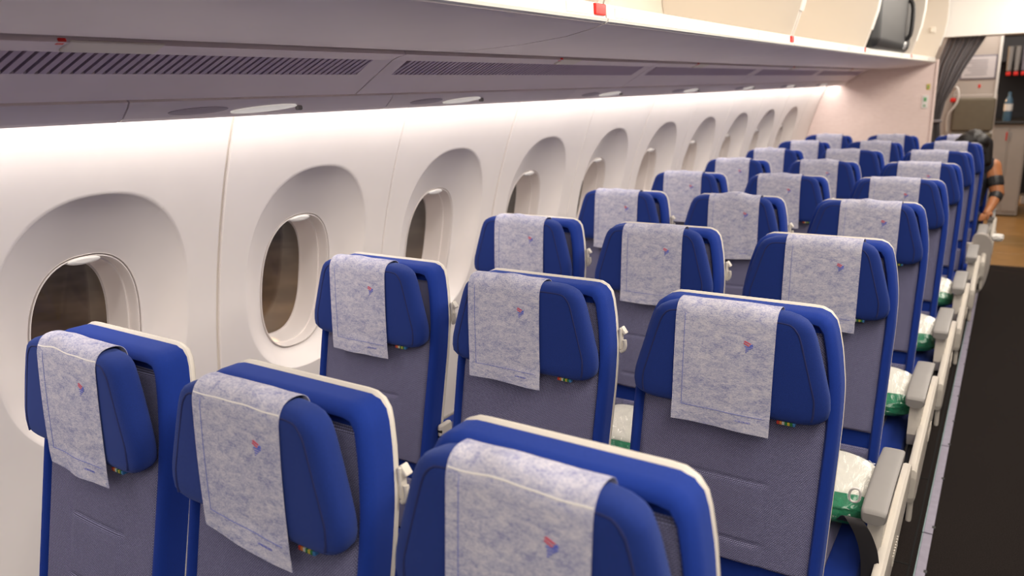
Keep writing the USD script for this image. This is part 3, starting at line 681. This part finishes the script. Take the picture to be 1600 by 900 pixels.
# skew (lower edge shifted sideways), drop of the two lower corners
SKEW = {(1, 0): (0.004, 0.000, 0.004), (1, 1): (0.012, -0.012, 0.008), (2, 0): (0.004, 0.004, 0.006), (2, 2): (0.0, 0.0, 0.002), (4, 1): (0.004, 0.010, -0.006), (3, 2): (0.0, -0.004, 0.006)}
path = np.array([(0.062, 1.160), (0.060, 1.184), (0.050, 1.196), (0.032, 1.1985), (0.015, 1.196), (0.004, 1.188), (-0.0040, 1.172), (-0.006, 1.15), (-0.011, 1.08), (-0.0165, 0.975), (-0.015, 0.938)])
path = chaikin(path, 3, False)
dist = np.r_[0, np.cumsum(np.linalg.norm(np.diff(path, axis=0), axis=1))]
LEN = dist[-1]
HW = 0.1035
def cover(r, c):
    rg = np.random.default_rng(100*r+c)
    ox = OFF[(r, c)]; sk, dl, dr = SKEW.get((r, c), (rg.uniform(-.003, .006), rg.uniform(-.006, .006), rg.uniform(-.004, .008)))
    bump_x, bump_h, bump_w = rg.uniform(-0.05, 0.05), rg.uniform(0.002, 0.010), rg.uniform(0.02, 0.05)
    if (r, c) == (4, 1): bump_x, bump_h, bump_w = 0.0, 0.016, 0.045
    if (r, c) == (1, 1): bump_h = 0.004
    ph = rg.uniform(0, 6, 6); am = rg.uniform(0.3, 1.0, 3)
    back = rg.uniform(-0.01, 0.012)
    def at(u, s, lift=0.0):
        """u -1..1 across, s length along the path from the back"""
        u = np.asarray(u, float); s = np.asarray(s, float)
        f = np.clip((s-0.08)/(LEN-0.08), 0, 1)
        s2 = s + np.where(s > 0.1, f*(dl*(1-u)/2+dr*(1+u)/2), 0)
        y = np.interp(np.minimum(s2, LEN), dist, path[:, 0]); z = np.interp(np.minimum(s2, LEN), dist, path[:, 1]) - np.maximum(s2-LEN, 0)
        x = u*HW + ox + sk*f*f
        top = np.exp(-((s-0.075)/0.03)**2)
        z = z + top*bump_h*np.exp(-((u*HW-bump_x)/bump_w)**2) + top*0.0012*np.sin(u*9+ph[0])
        y = y - f*(0.0016*am[0]*(1+np.sin(u*4.1+ph[1]+f*2)) + 0.0012*am[1]*(1+np.sin(u*7.7+ph[2]-f*3)))
        y = y - np.clip((0.985-z)/0.05, 0, 1)*(0.002+0.004*am[2]*(1+np.sin(u*3+ph[3])))*(s > 0.1)
        # keep clear of the bevelled sides where the cover sits off centre
        y = y - lift*np.where(s > 0.11, 1, 0.0); z = z + lift*np.where(s <= 0.11, 1, 0.0)
        return np.stack([x, y, z], -1)
    nu, ns = 34, 64
    U, S = np.meshgrid(np.linspace(-1, 1, nu), np.r_[np.linspace(0, 0.13, 28), np.linspace(0.135, LEN, ns-28)], indexing='ij')
    S = np.where(S < 0.001, back*0.0, S)
    P = at(U, S); Q = P.copy(); n = np.zeros_like(P)
    du = np.gradient(P, axis=0); ds = np.gradient(P, axis=1); nn = np.cross(du, ds); nn /= np.linalg.norm(nn, axis=2)[..., None]
    if nn[nu//2, -5, 1] > 0: nn = -nn
    Q = P - nn*0.0008
    x, y, _ = seat_pos(r-1, c)
    lab = f'white paper headrest cover on the {COL[c]} seat of the {ORD[r-1]} row'
    t = thing('headrest_cover', lab, 'headrest cover', 'white headrest covers', (x, y, 0.0))
    obj('cloth', slab(P, Q), 'cover_cloth', t, smooth=60)
    def strip(us, ss, w_u, w_s, name, m, lift=0.0009, par=t):
        """a flat printed line as a thin raised strip"""
        U2 = np.stack([us-w_u, us+w_u], 1); S2 = np.stack([ss-w_s, ss+w_s], 1)
        a = at(U2, S2, lift); b = at(U2, S2, lift-0.0006)
        return obj(name, slab(a, b), m, par, smooth=False)
    s_top, s_bot = 0.105, LEN-0.036
    n = 24
    strip(np.full(n, -0.80), np.linspace(s_top, s_bot, n), 0.0048, 0.0, 'printed_border', 'print_line')
    strip(np.linspace(-0.80, 0.86, n), np.full(n, s_bot), 0.0, 0.0005, 'printed_border', 'print_line')
    if r == 1: strip(np.linspace(-0.99, 0.99, n), np.full(n, 0.098), 0.0, 0.0010, 'fold_seam', 'white_plastic', 0.0012)
    if r <= 6:
        # airline emblem: slanted stripes, two red and four blue, narrowing downwards
        eu, es = 0.50, 0.148
        def quad(pts):
            a = np.array([[at(u, s, 0.0010) for u, s in pts[:2]], [at(u, s, 0.0010) for u, s in pts[3:1:-1]]])
            return slab(a, a+[0, 0.0006, 0])
        k = 1/HW
        red = [[(-0.0100, -0.0010), (-0.0066, -0.0030), (0.0060, 0.0024), (0.0030, 0.0038)], [(-0.0105, 0.0030), (-0.0085, 0.0012), (0.0030, 0.0066), (0.0004, 0.0078)]]
        blu = [[(0.0042, 0.0042), (0.0085, 0.0024), (0.0100, 0.0072), (0.0020, 0.0086)], [(-0.0080, 0.0098), (-0.0070, 0.0082), (0.0098, 0.0092), (0.0090, 0.0112)], [(-0.0056, 0.0140), (-0.0050, 0.0122), (0.0062, 0.0126), (0.0050, 0.0142)], [(-0.0052, 0.0180), (-0.0050, 0.0162), (0.0018, 0.0164), (0.0006, 0.0180)], [(-0.0052, 0.0216), (-0.0050, 0.0200), (-0.0020, 0.0201), (-0.0028, 0.0215)]]
        f = lambda q: [(eu+a*k, es+b) for a, b in q]
        obj('printed_emblem', cat([quad(f(q)) for q in red]), 'print_red', t, smooth=False, label='red stripes of the printed emblem')
        obj('printed_emblem', cat([quad(f(q)) for q in blu]), 'print_blue', t, smooth=False, label='blue stripes of the printed emblem')
        if r <= 4:
            tm = meshkit.text_mesh('LATAM AIRLINES', 0.0036)
            tm = trimesh.Trimesh(*meshkit.arrays(tm)[:2], process=False)
            b = tm.bounds; v = tm.vertices - [b[0][0], b[0][1], b[0][2]]; v[:, 0] *= 0.033/(b[1][0]-b[0][0])
            zr = v[:, 2]/max(1e-9, (b[1][2]-b[0][2]))
            W = at(0.32+v[:, 0]*k, LEN-0.0215-v[:, 1], 0.0009); W[:, 1] -= 0.0003*zr
            obj('printed_text', trimesh.Trimesh(W, tm.faces, process=False), 'print_blue', t, smooth=False)
    return t
for r in range(1, 10):
    for c in range(3): cover(r, c)

# ------------------------------------------------------------------ pillow and blanket packs
def blob(sx, sy, sz, seed, amp, freq, n=3, p=2.6):
    m = trimesh.creation.icosphere(4); v = m.vertices
    s = np.sign(v)*np.abs(v)**(2/p); v = s/np.maximum(1e-9, (np.abs(s)**p).sum(1)**(1/p))[:, None]
    nz = meshkit.fbm(v*freq+seed*7.3)
    nz = np.asarray(nz); nz = nz-nz.mean()
    v = v*(1+amp*nz[:, None])
    return trimesh.Trimesh(v*[sx, sy, sz], m.faces, process=False)
def pack(loc, label, seed, tilt=0.5, w=0.17, lean=0.0):
    t = thing('bedding_pack', label, 'pillow and blanket pack', 'wrapped pillow and blanket packs', loc, rotz=lean)
    R = trimesh.transformations.euler_matrix(-tilt, 0, 0)
    b = blob(w, 0.108, 0.036, seed+3, 0.22, 1.8, p=3.6); b.apply_translation((0, -0.01, 0.034))
    a = blob(1, 1, 1, seed, 0.16, 1.7, p=4.5); v = a.vertices
    v[:, 2] *= 1-0.55*np.clip(np.abs(v[:, 0]), 0, 1)**3*np.clip(np.abs(v[:, 1]), 0, 1)**1.5
    v *= [w*0.96, 0.080, 0.031]; a.apply_transform(trimesh.transformations.euler_matrix(0.42, 0.08, 0)); a.apply_translation((0, 0.028, 0.080))
    f = cat([a, b]).convex_hull; f = f.subdivide_to_size(0.016) if hasattr(f, 'subdivide_to_size') else f
    f = trimesh.Trimesh(*trimesh.remesh.subdivide_to_size(f.vertices, f.faces, 0.014)[:2]); f.merge_vertices()
    c = f.vertices.mean(0); d = f.vertices-c; r_ = np.linalg.norm(d, axis=1)[:, None]
    q = np.asarray(meshkit.fbm(f.vertices*38+seed)); q = np.abs(q-np.median(q)); q = q/q.max()
    f.vertices = f.vertices + d/r_*(0.001+0.012*q[:, None])
    zmin = min(m.vertices[:, 2].min() for m in (a, b, f))
    for m in (a, b, f): m.apply_translation((0, 0, -zmin))
    obj('pillow', a, 'pillow_white', t, smooth=60, label='white pillow'); obj('blanket', b, 'blanket_green', t, smooth=60, label='folded green blanket')
    obj('plastic_wrap', f, 'plastic_film', t, smooth=25, label='clear crinkled plastic wrap')
PK = [((2, 2), 0.085, 'wrapped white pillow and green blanket on the aisle seat of the third nearest row', 1),
      ((3, 2), 0.090, 'wrapped white pillow and green blanket on the aisle seat of the fourth nearest row', 2),
      ((4, 2), 0.085, 'wrapped pillow and green blanket on the aisle seat of the fifth nearest row', 3),
      ((5, 2), 0.085, 'wrapped green blanket pack on the aisle seat of the sixth nearest row', 4),
      ((2, 1), 0.06, 'white pillow pack glimpsed between the middle and aisle seats, third nearest row', 6)]
for (r, c), dx, lab, sd in PK:
    x, y, _ = seat_pos(r, c)
    pack((x+dx, y-0.195, 0.466), lab, sd, 0.25, 0.15)
# loose belt hanging over the nearest visible arm pad
x, y, _ = seat_pos(2, 2)
bl = thing('loose_seat_belt', 'black loose seat belt draped inside the aisle arm pad beside the nearest bedding pack', 'seat belt')
def ribbon(pts, w, th, axis):
    P = np.array(pts, float); ax = np.array(axis, float)/np.linalg.norm(axis)
    T = np.gradient(P, axis=0); T /= np.linalg.norm(T, axis=1)[:, None]; N = np.cross(T, ax); N /= np.linalg.norm(N, axis=1)[:, None]
    a = np.stack([P-ax*w/2, P+ax*w/2], 0); return slab(a, a+N[None]*th)
obj('webbing', ribbon(chaikin([(x+0.165, y-0.26, 0.472), (x+0.185, y-0.34, 0.52), (x+0.205, y-0.41, 0.575), (x+0.222, y-0.466, 0.603), (x+0.246, y-0.480, 0.580), (x+0.266, y-0.486, 0.53), (x+0.272, y-0.490, 0.45), (x+0.274, y-0.495, 0.34), (x+0.272, y-0.50, 0.22)], 3, False), 0.046, 0.002, (0.9, -0.35, 0.25)), 'belt', bl, smooth=40)
obj('buckle', tube(chaikin([(x+0.190, y-0.345, 0.582), (x+0.216, y-0.35, 0.587), (x+0.218, y-0.353, 0.628), (x+0.192, y-0.35, 0.622)], 2), 0.003, 8, closed=True), 'white_plastic', bl, label='pale wire buckle loop')

# ------------------------------------------------------------------ rear partition, curtain, galley
zz = np.linspace(0.0, EYE+0.04, 20)
poly = [(float(wall_x(Y_END, z))+0.004, z) for z in zz] + [(-1.50, EYE+0.17), (-0.625, EYE+0.17), (-0.625, 0.0)]
obj('wall_back', prism(poly, 'y', Y_END-0.006, Y_END+0.05), 'linen', None, kind='structure', smooth=False)
obj('trim_4', rbox(-0.622, Y_END+0.02, 0.90, 0.02, 0.075, 1.80, 0.008, 8), 'linen', None, kind='structure')
sg = thing('exit_placard', 'small white placard with green marks high on the pink partition', 'placard')
obj('plate', rbox(-0.69, Y_END-0.009, 1.435, 0.050, 0.004, 0.115, 0.002, 6), 'white_plastic', sg)
obj('pictogram', cat([rbox(-0.69, Y_END-0.012, 1.455, 0.022, 0.003, 0.035, 0.001, 6), rbox(-0.692, Y_END-0.012, 1.40, 0.016, 0.003, 0.016, 0.001, 6)]), 'print_green', sg, smooth=False)
sg2 = thing('yellow_placard', 'small yellow placard above the white one on the pink partition', 'placard')
obj('plate', rbox(-0.675, Y_END-0.009, 1.565, 0.030, 0.004, 0.050, 0.002, 6), 'print_yellow', sg2)
obj('mark', rbox(-0.675, Y_END-0.012, 1.565, 0.014, 0.003, 0.020, 0.001, 6), 'print_green', sg2)
# header beam above the curtain
obj('trim_5', sweep([(-0.59, 1.985), (1.6, 1.985), (1.6, 2.46), (-0.70, 2.46), (-0.66, 2.1)], [7.985, 8.32], lambda y: 0.0), 'ceiling_white', None, kind='structure', smooth=False)
cu = thing('curtain', 'dark grey gathered curtain tied back beside the pink partition', 'curtain')
nu, nv = 90, 60; P = np.zeros((nu, nv, 3))
for j, v in enumerate(np.linspace(0, 1, nv)):
    z = 2.02-v*1.95
    xl = np.interp(z, [0.0, 1.1, 1.30, 1.5, 1.75, 2.02], [-0.655, -0.652, -0.658, -0.652, -0.640, -0.56])
    xr = np.interp(z, [0.0, 1.05, 1.25, 1.42, 1.7, 2.02], [-0.545, -0.54, -0.565, -0.54, -0.42, -0.255])
    u = np.linspace(0, 1, nu)
    amp = np.interp(z, [0, 1.2, 2.02], [0.03, 0.022, 0.012])
    P[:, j] = np.c_[xl+(xr-xl)*u, 8.14+amp*np.sin(u*2*np.pi*8+0.4*np.sin(3*z))+0.008*np.sin(u*31+z*2), np.full(nu, z)]
obj('cloth', slab(P, P+[0, 0.004, 0]), 'curtain_grey', cu, smooth=60)
a = np.linspace(0, 2*np.pi, 30, endpoint=False)
obj('tie_band', tube(np.c_[-0.612+0.052*np.cos(a), 8.142+0.048*np.sin(a), np.full(30, 1.255)], 0.014, 8, closed=True), 'curtain_grey', cu)
# crew-seat wall
mo = thing('wall_rear', kind='structure')
obj('panel', rbox(-0.70, 9.58, 1.10, 1.02, 0.08, 2.20, 0.008, 8), 'monument', mo)
obj('edge_post', rbox(-0.183, 9.56, 1.10, 0.026, 0.12, 2.20, 0.008, 8), 'white_plastic', mo)
js = thing('crew_seat', 'olive grey padded crew seat back on the wall behind the curtain', 'crew seat')
obj('pad', rbox(-0.362, 9.51, 1.255, 0.385, 0.055, 0.345, 0.025, 12), 'jump_pad', js)
obj('pad', rbox(-0.362, 9.50, 0.86, 0.385, 0.075, 0.42, 0.025, 12), 'jump_pad', js, label='lower pad of the crew seat')
obj('mount', rbox(-0.362, 9.535, 1.06, 0.40, 0.02, 0.80, 0.008, 8), 'monument', js)
nt = thing('notice_board', 'framed pale notice sheet on the wall above the olive crew seat', 'notice')
obj('frame', rbox(-0.362, 9.535, 1.735, 0.325, 0.012, 0.245, 0.004, 8), 'print_grey', nt)
obj('sheet', rbox(-0.362, 9.527, 1.735, 0.295, 0.006, 0.215, 0.002, 6), 'paper', nt)
for k in range(7):
    obj('text_line', rbox(-0.37+0.012*(k % 3)-0.01, 9.5235, 1.805-0.024*k, 0.20-0.03*(k % 3), 0.003, 0.006, 0.001, 6), 'print_grey', nt, smooth=False)
mk = obj('red_sticker', rbox(-0.335, 9.537, 1.545, 0.022, 0.006, 0.036, 0.002, 6), 'red_tab', None, label='tiny red sticker between the notice sheet and the crew seat', cat='sticker')
gh = thing('grab_handle', 'white curved grab handle with a red grip beside the curtain', 'grab handle')
obj('tube', tube(chaikin([(-0.575, 9.50, 1.47), (-0.545, 9.44, 1.55), (-0.515, 9.42, 1.52), (-0.505, 9.42, 1.42), (-0.535, 9.42, 1.34), (-0.585, 9.42, 1.28), (-0.60, 9.44, 1.20), (-0.59, 9.50, 1.08)], 3, False), 0.011, 10), 'white_plastic', gh)
obj('red_grip', rbox(-0.555, 9.44, 1.41, 0.055, 0.03, 0.045, 0.012, 10), 'red_tab', gh, label='red grip')
ga = thing('galley_counter', 'grey galley cabinet with a black counter top at the end of the aisle', 'galley cabinet')
obj('cabinet', rbox(-0.02, 11.35, 0.55, 0.36, 1.0, 1.08, 0.01, 8), 'galley_grey', ga)
obj('counter_top', rbox(-0.02, 11.33, 1.105, 0.40, 1.06, 0.03, 0.008, 8), 'black_plastic', ga)
for k in range(2):
    obj('cabinet_door', rbox(-0.105+0.17*k, 10.845, 0.55, 0.155, 0.02, 0.98, 0.006, 8), 'galley_grey', ga)
    obj('latch', rbox(-0.045+0.04*k, 10.83, 0.95, 0.014, 0.02, 0.10, 0.004, 8), 'red_tab' if k == 0 else 'steel', ga)
up = thing('galley_upper', 'dark upper galley recess with hanging cups and red latches above the counter', 'galley cabinet')
obj('back', rbox(0.25, 11.9, 1.55, 0.95, 0.04, 1.2, 0.008, 8), 'galley_dark', up)
obj('upper_box', rbox(0.22, 11.55, 1.95, 0.86, 0.6, 0.30, 0.01, 8), 'galley_dark', up)
for k in range(4):
    obj('cup_stack', tube([(-0.11+0.075*k, 11.22, 1.70), (-0.11+0.075*k, 11.22, 1.98)], [0.026, 0.032], 14), 'arm_grey' if k != 2 else 'print_grey', up)
    obj('red_latch', rbox(-0.11+0.075*k, 11.20, 1.665, 0.05, 0.03, 0.045, 0.008, 8), 'red_tab', up)
bt = thing('water_bottle', 'clear blue plastic water bottle with a white label on the galley counter', 'bottle')
def lathe(pr, x, y, z, n=28):
    a = np.linspace(0, 2*np.pi, n, endpoint=False)
    return loft([np.c_[x+r*np.cos(a), y+r*np.sin(a), np.full(n, z+h)] for r, h in pr])
obj('bottle', lathe([(0.040, 0), (0.044, 0.01), (0.044, 0.10), (0.041, 0.11), (0.041, 0.12), (0.044, 0.13), (0.044, 0.21), (0.036, 0.25), (0.016, 0.29), (0.014, 0.31)], -0.065, 10.93, 1.12), 'bottle_blue', bt)
obj('label', lathe([(0.0448, 0.12), (0.0452, 0.121), (0.0452, 0.199), (0.0448, 0.20)], -0.065, 10.93, 1.12), 'white_plastic', bt)
obj('cap', lathe([(0.017, 0.305), (0.017, 0.33), (0.015, 0.335)], -0.065, 10.93, 1.12), 'bottle_blue', bt)
obj('wall_galley', rbox(0.4, 12.6, 1.2, 2.6, 0.06, 2.4, 0.01, 8), 'galley_dark', None, kind='structure')
bx = thing('galley_kickboard', 'small white box on the floor against the dark galley wall', 'box')
obj('body', rbox(0.30, 12.0, 0.06, 0.22, 0.12, 0.11, 0.01, 8), 'white_plastic', bx)
obj('lid', rbox(0.30, 12.0, 0.12, 0.23, 0.13, 0.016, 0.005, 8), 'arm_grey', bx)

# ------------------------------------------------------------------ the seated person in the rearmost row
def bones(segs, edge=0.012, it=10):
    b = []
    for p, r, q, s in segs:
        b.append(m3.Manifold.batch_hull([m3.Manifold.sphere(r, 16).translate(tuple(p)), m3.Manifold.sphere(s, 16).translate(tuple(q))]))
    m = b[0]
    for k in b[1:]: m = m + k
    t = from_man(m.refine_to_length(edge)); t.merge_vertices()
    trimesh.smoothing.filter_taubin(t, 0.5, 0.53, iterations=it); return t
def person():
    x, y, _ = seat_pos(8, 2)
    t = thing('person', 'person in dark sleeveless clothes with black hair and bare arms seated in the rearmost row', 'person', None, (x, y-0.055, 0.0))
    V = lambda *a: np.array(a, float)
    neck, head = V(0.095, -0.14, 1.02), V(0.090, -0.19, 1.115)
    chest, waist, hip = V(0.09, -0.10, 0.88), V(0.05, -0.11, 0.66), V(0.02, -0.14, 0.54)
    shl, shr = V(-0.07, -0.12, 0.95), V(0.232, -0.13, 0.97)
    el, wr, hd = V(0.285, -0.20, 0.775), V(0.250, -0.33, 0.675), V(0.235, -0.39, 0.645)
    el2, wr2 = V(-0.13, -0.22, 0.70), V(-0.05, -0.40, 0.62)
    kn, kn2, an, an2 = V(0.10, -0.58, 0.53), V(-0.09, -0.58, 0.53), V(0.11, -0.55, 0.10), V(-0.10, -0.55, 0.10)
    segs = [(hip, .13, waist, .12), (waist, .12, chest, .135), (chest, .12, neck-[0, 0, .05], .07), (shl, .06, shr, .06), (neck-[0, 0, .05], .05, neck, .048),
            (shl, .058, el2, .045), (el2, .043, wr2, .030), (shr, .060, el, .047), (el, .044, wr, .030), (wr, .03, hd, .026),
            (hip+[.08, 0, 0], .095, kn, .065), (hip-[.08, 0, 0], .095, kn2, .065), (kn, .062, an, .042), (kn2, .062, an2, .042), (an, .042, an+[0, -.14, -.06], .034), (an2, .042, an2+[0, -.14, -.06], .034),
            (wr2, .03, wr2+[.03, -.06, -.01], .026), (head+[0, -0.02, -0.035], .060, head+[0, 0.01, 0.03], .082), (neck, .048, head+[0, 0, -.04], .055)]
    for base, d in ((hd, V(-0.35, -0.85, -0.4)), (wr2+[.03, -.06, -.01], V(0.4, -0.85, -0.3))):
        s = V(1, 0, 0.2)
        for k in range(4):
            o = base+s*(k-1.5)*0.016; L = (0.030, 0.036, 0.034, 0.026)[k]
            segs += [(o, .009, o+d*L, .0085), (o+d*L, .0085, o+d*L*1.5+[0, 0, -0.022], .008)]
        segs += [(base+s*0.025+[0, .03, 0], .010, base+s*0.045+d*0.03, .009)]
    body = obj('body', bones(segs, 0.011), 'skin', t, smooth=70)
    cl = [(hip, .139, waist, .131), (waist, .131, chest, .146), (chest, .13, neck-[0, 0, .075], .082), (shl, .072, shr-[.03, 0, 0], .071), (shl, .07, el2, .056)]
    obj('shirt', bones(cl, 0.014), 'clothes_dark', t, smooth=70)
    tr = [(hip+[.08, 0, 0], .104, kn, .073), (hip-[.08, 0, 0], .104, kn2, .073), (kn, .071, an+[0, 0, .03], .055), (kn2, .071, an2+[0, 0, .03], .055)]
    obj('trousers', bones(tr, 0.016), 'clothes_dark', t, smooth=70)
    for a_ in (an, an2): obj('shoe', bones([(a_+[0, .03, -.045], .048, a_+[0, -.15, -.062], .040)], 0.012), 'black_plastic', t, smooth=70)
    hs = [(head+[0, 0.035, 0.050], .088, head+[0, 0.0, 0.045], .090), (head+[0, 0.05, 0.0], .085, head+[0, 0.055, -0.05], .075), (head+[-0.05, -0.03, 0.05], .060, head+[0.05, -0.03, 0.05], .060),
          (head+[0.075, 0.01, 0.03], .055, head+[0.098, 0.0, -0.10], .040), (head+[-0.075, 0.01, 0.03], .055, head+[-0.098, 0.0, -0.08], .040), (head+[0.03, -0.05, 0.05], .045, head+[0.06, -0.06, -0.02], .030)]
    obj('hair', bones(hs, 0.010), 'hair', t, smooth=70)
    for sx in (-1, 1):
        e = trimesh.creation.icosphere(2, 0.011); e.apply_translation(head+[sx*0.030, -0.078, -0.008]); obj('eye', e, 'eye_white', t)
        e = trimesh.creation.icosphere(2, 0.018); e.apply_scale((0.5, 1, 1.5)); e.apply_translation(head+[sx*0.080, 0.012, -0.015]); obj('ear', e, 'skin', t)
    obj('nose', bones([(head+[0, -.080, -.005], .008, head+[0, -.096, -.035], .012)], 0.004), 'skin', t, smooth=70)
    obj('mouth', rbox(*(head+[0, -.080, -.062]), 0.04, 0.010, 0.010, 0.004, 8), 'skin_dark', t)
    def band(p, q, f, r, w):
        d = (q-p)/np.linalg.norm(q-p); c = p+(q-p)*f
        return bones([(c-d*w, r, c+d*w, r)], 0.008)
    obj('elbow_band', band(shr, el, 0.55, 0.058, 0.016), 'black_plastic', t, smooth=70, label='black band on the upper arm')
    obj('watch', band(el, wr, 0.22, 0.047, 0.009), 'black_plastic', t, smooth=70, label='black wrist band')
person()
# raised tray panel in the aisle by the last rows with a crumpled napkin on it
x, y, _ = seat_pos(7, 2)
tp_ = thing('end_panel', 'pale grey rounded side panel sticking out beside the last aisle seats', 'side panel')
xc = x+0.266
P = [(-0.035, 0.23), (0.035, 0.25), (0.066, 0.42), (0.062, 0.57), (0.035, 0.635), (-0.03, 0.645), (-0.06, 0.60), (-0.052, 0.40)]
pm = prism(resample(chaikin(P, 3), 60).tolist(), 'y', y-0.53, y-0.462); pm.apply_translation((xc, 0, 0))
obj('panel', pm, 'galley_grey', tp_, smooth=30)
obj('bumper', tube([(xc-0.045, y-0.54, 0.27), (xc-0.056, y-0.54, 0.42), (xc-0.062, y-0.54, 0.58)], 0.019, 10), 'seat_cream', tp_)
nap = blob(0.036, 0.036, 0.024, 11, 0.35, 2.5); nap.apply_translation((xc+0.085, y-0.50, 0.62))
obj('napkin', nap, 'pillow_white', None, smooth=40, label='small crumpled white napkin on the pale grey side panel', cat='napkin')

# ------------------------------------------------------------------ night outside
obj('ground', slab(gp := np.array([[[xx, yy, -4.6] for yy in np.linspace(-60, 90, 8)] for xx in (-120, -60, -20, -2.6)], float), gp-[0, 0, 0.3]), 'asphalt', None, kind='structure', smooth=False)
obj('wall_terminal', rbox(-70, 30, -1.0, 4, 120, 7.2, 0.3, 6), 'apron_building', None, kind='structure')
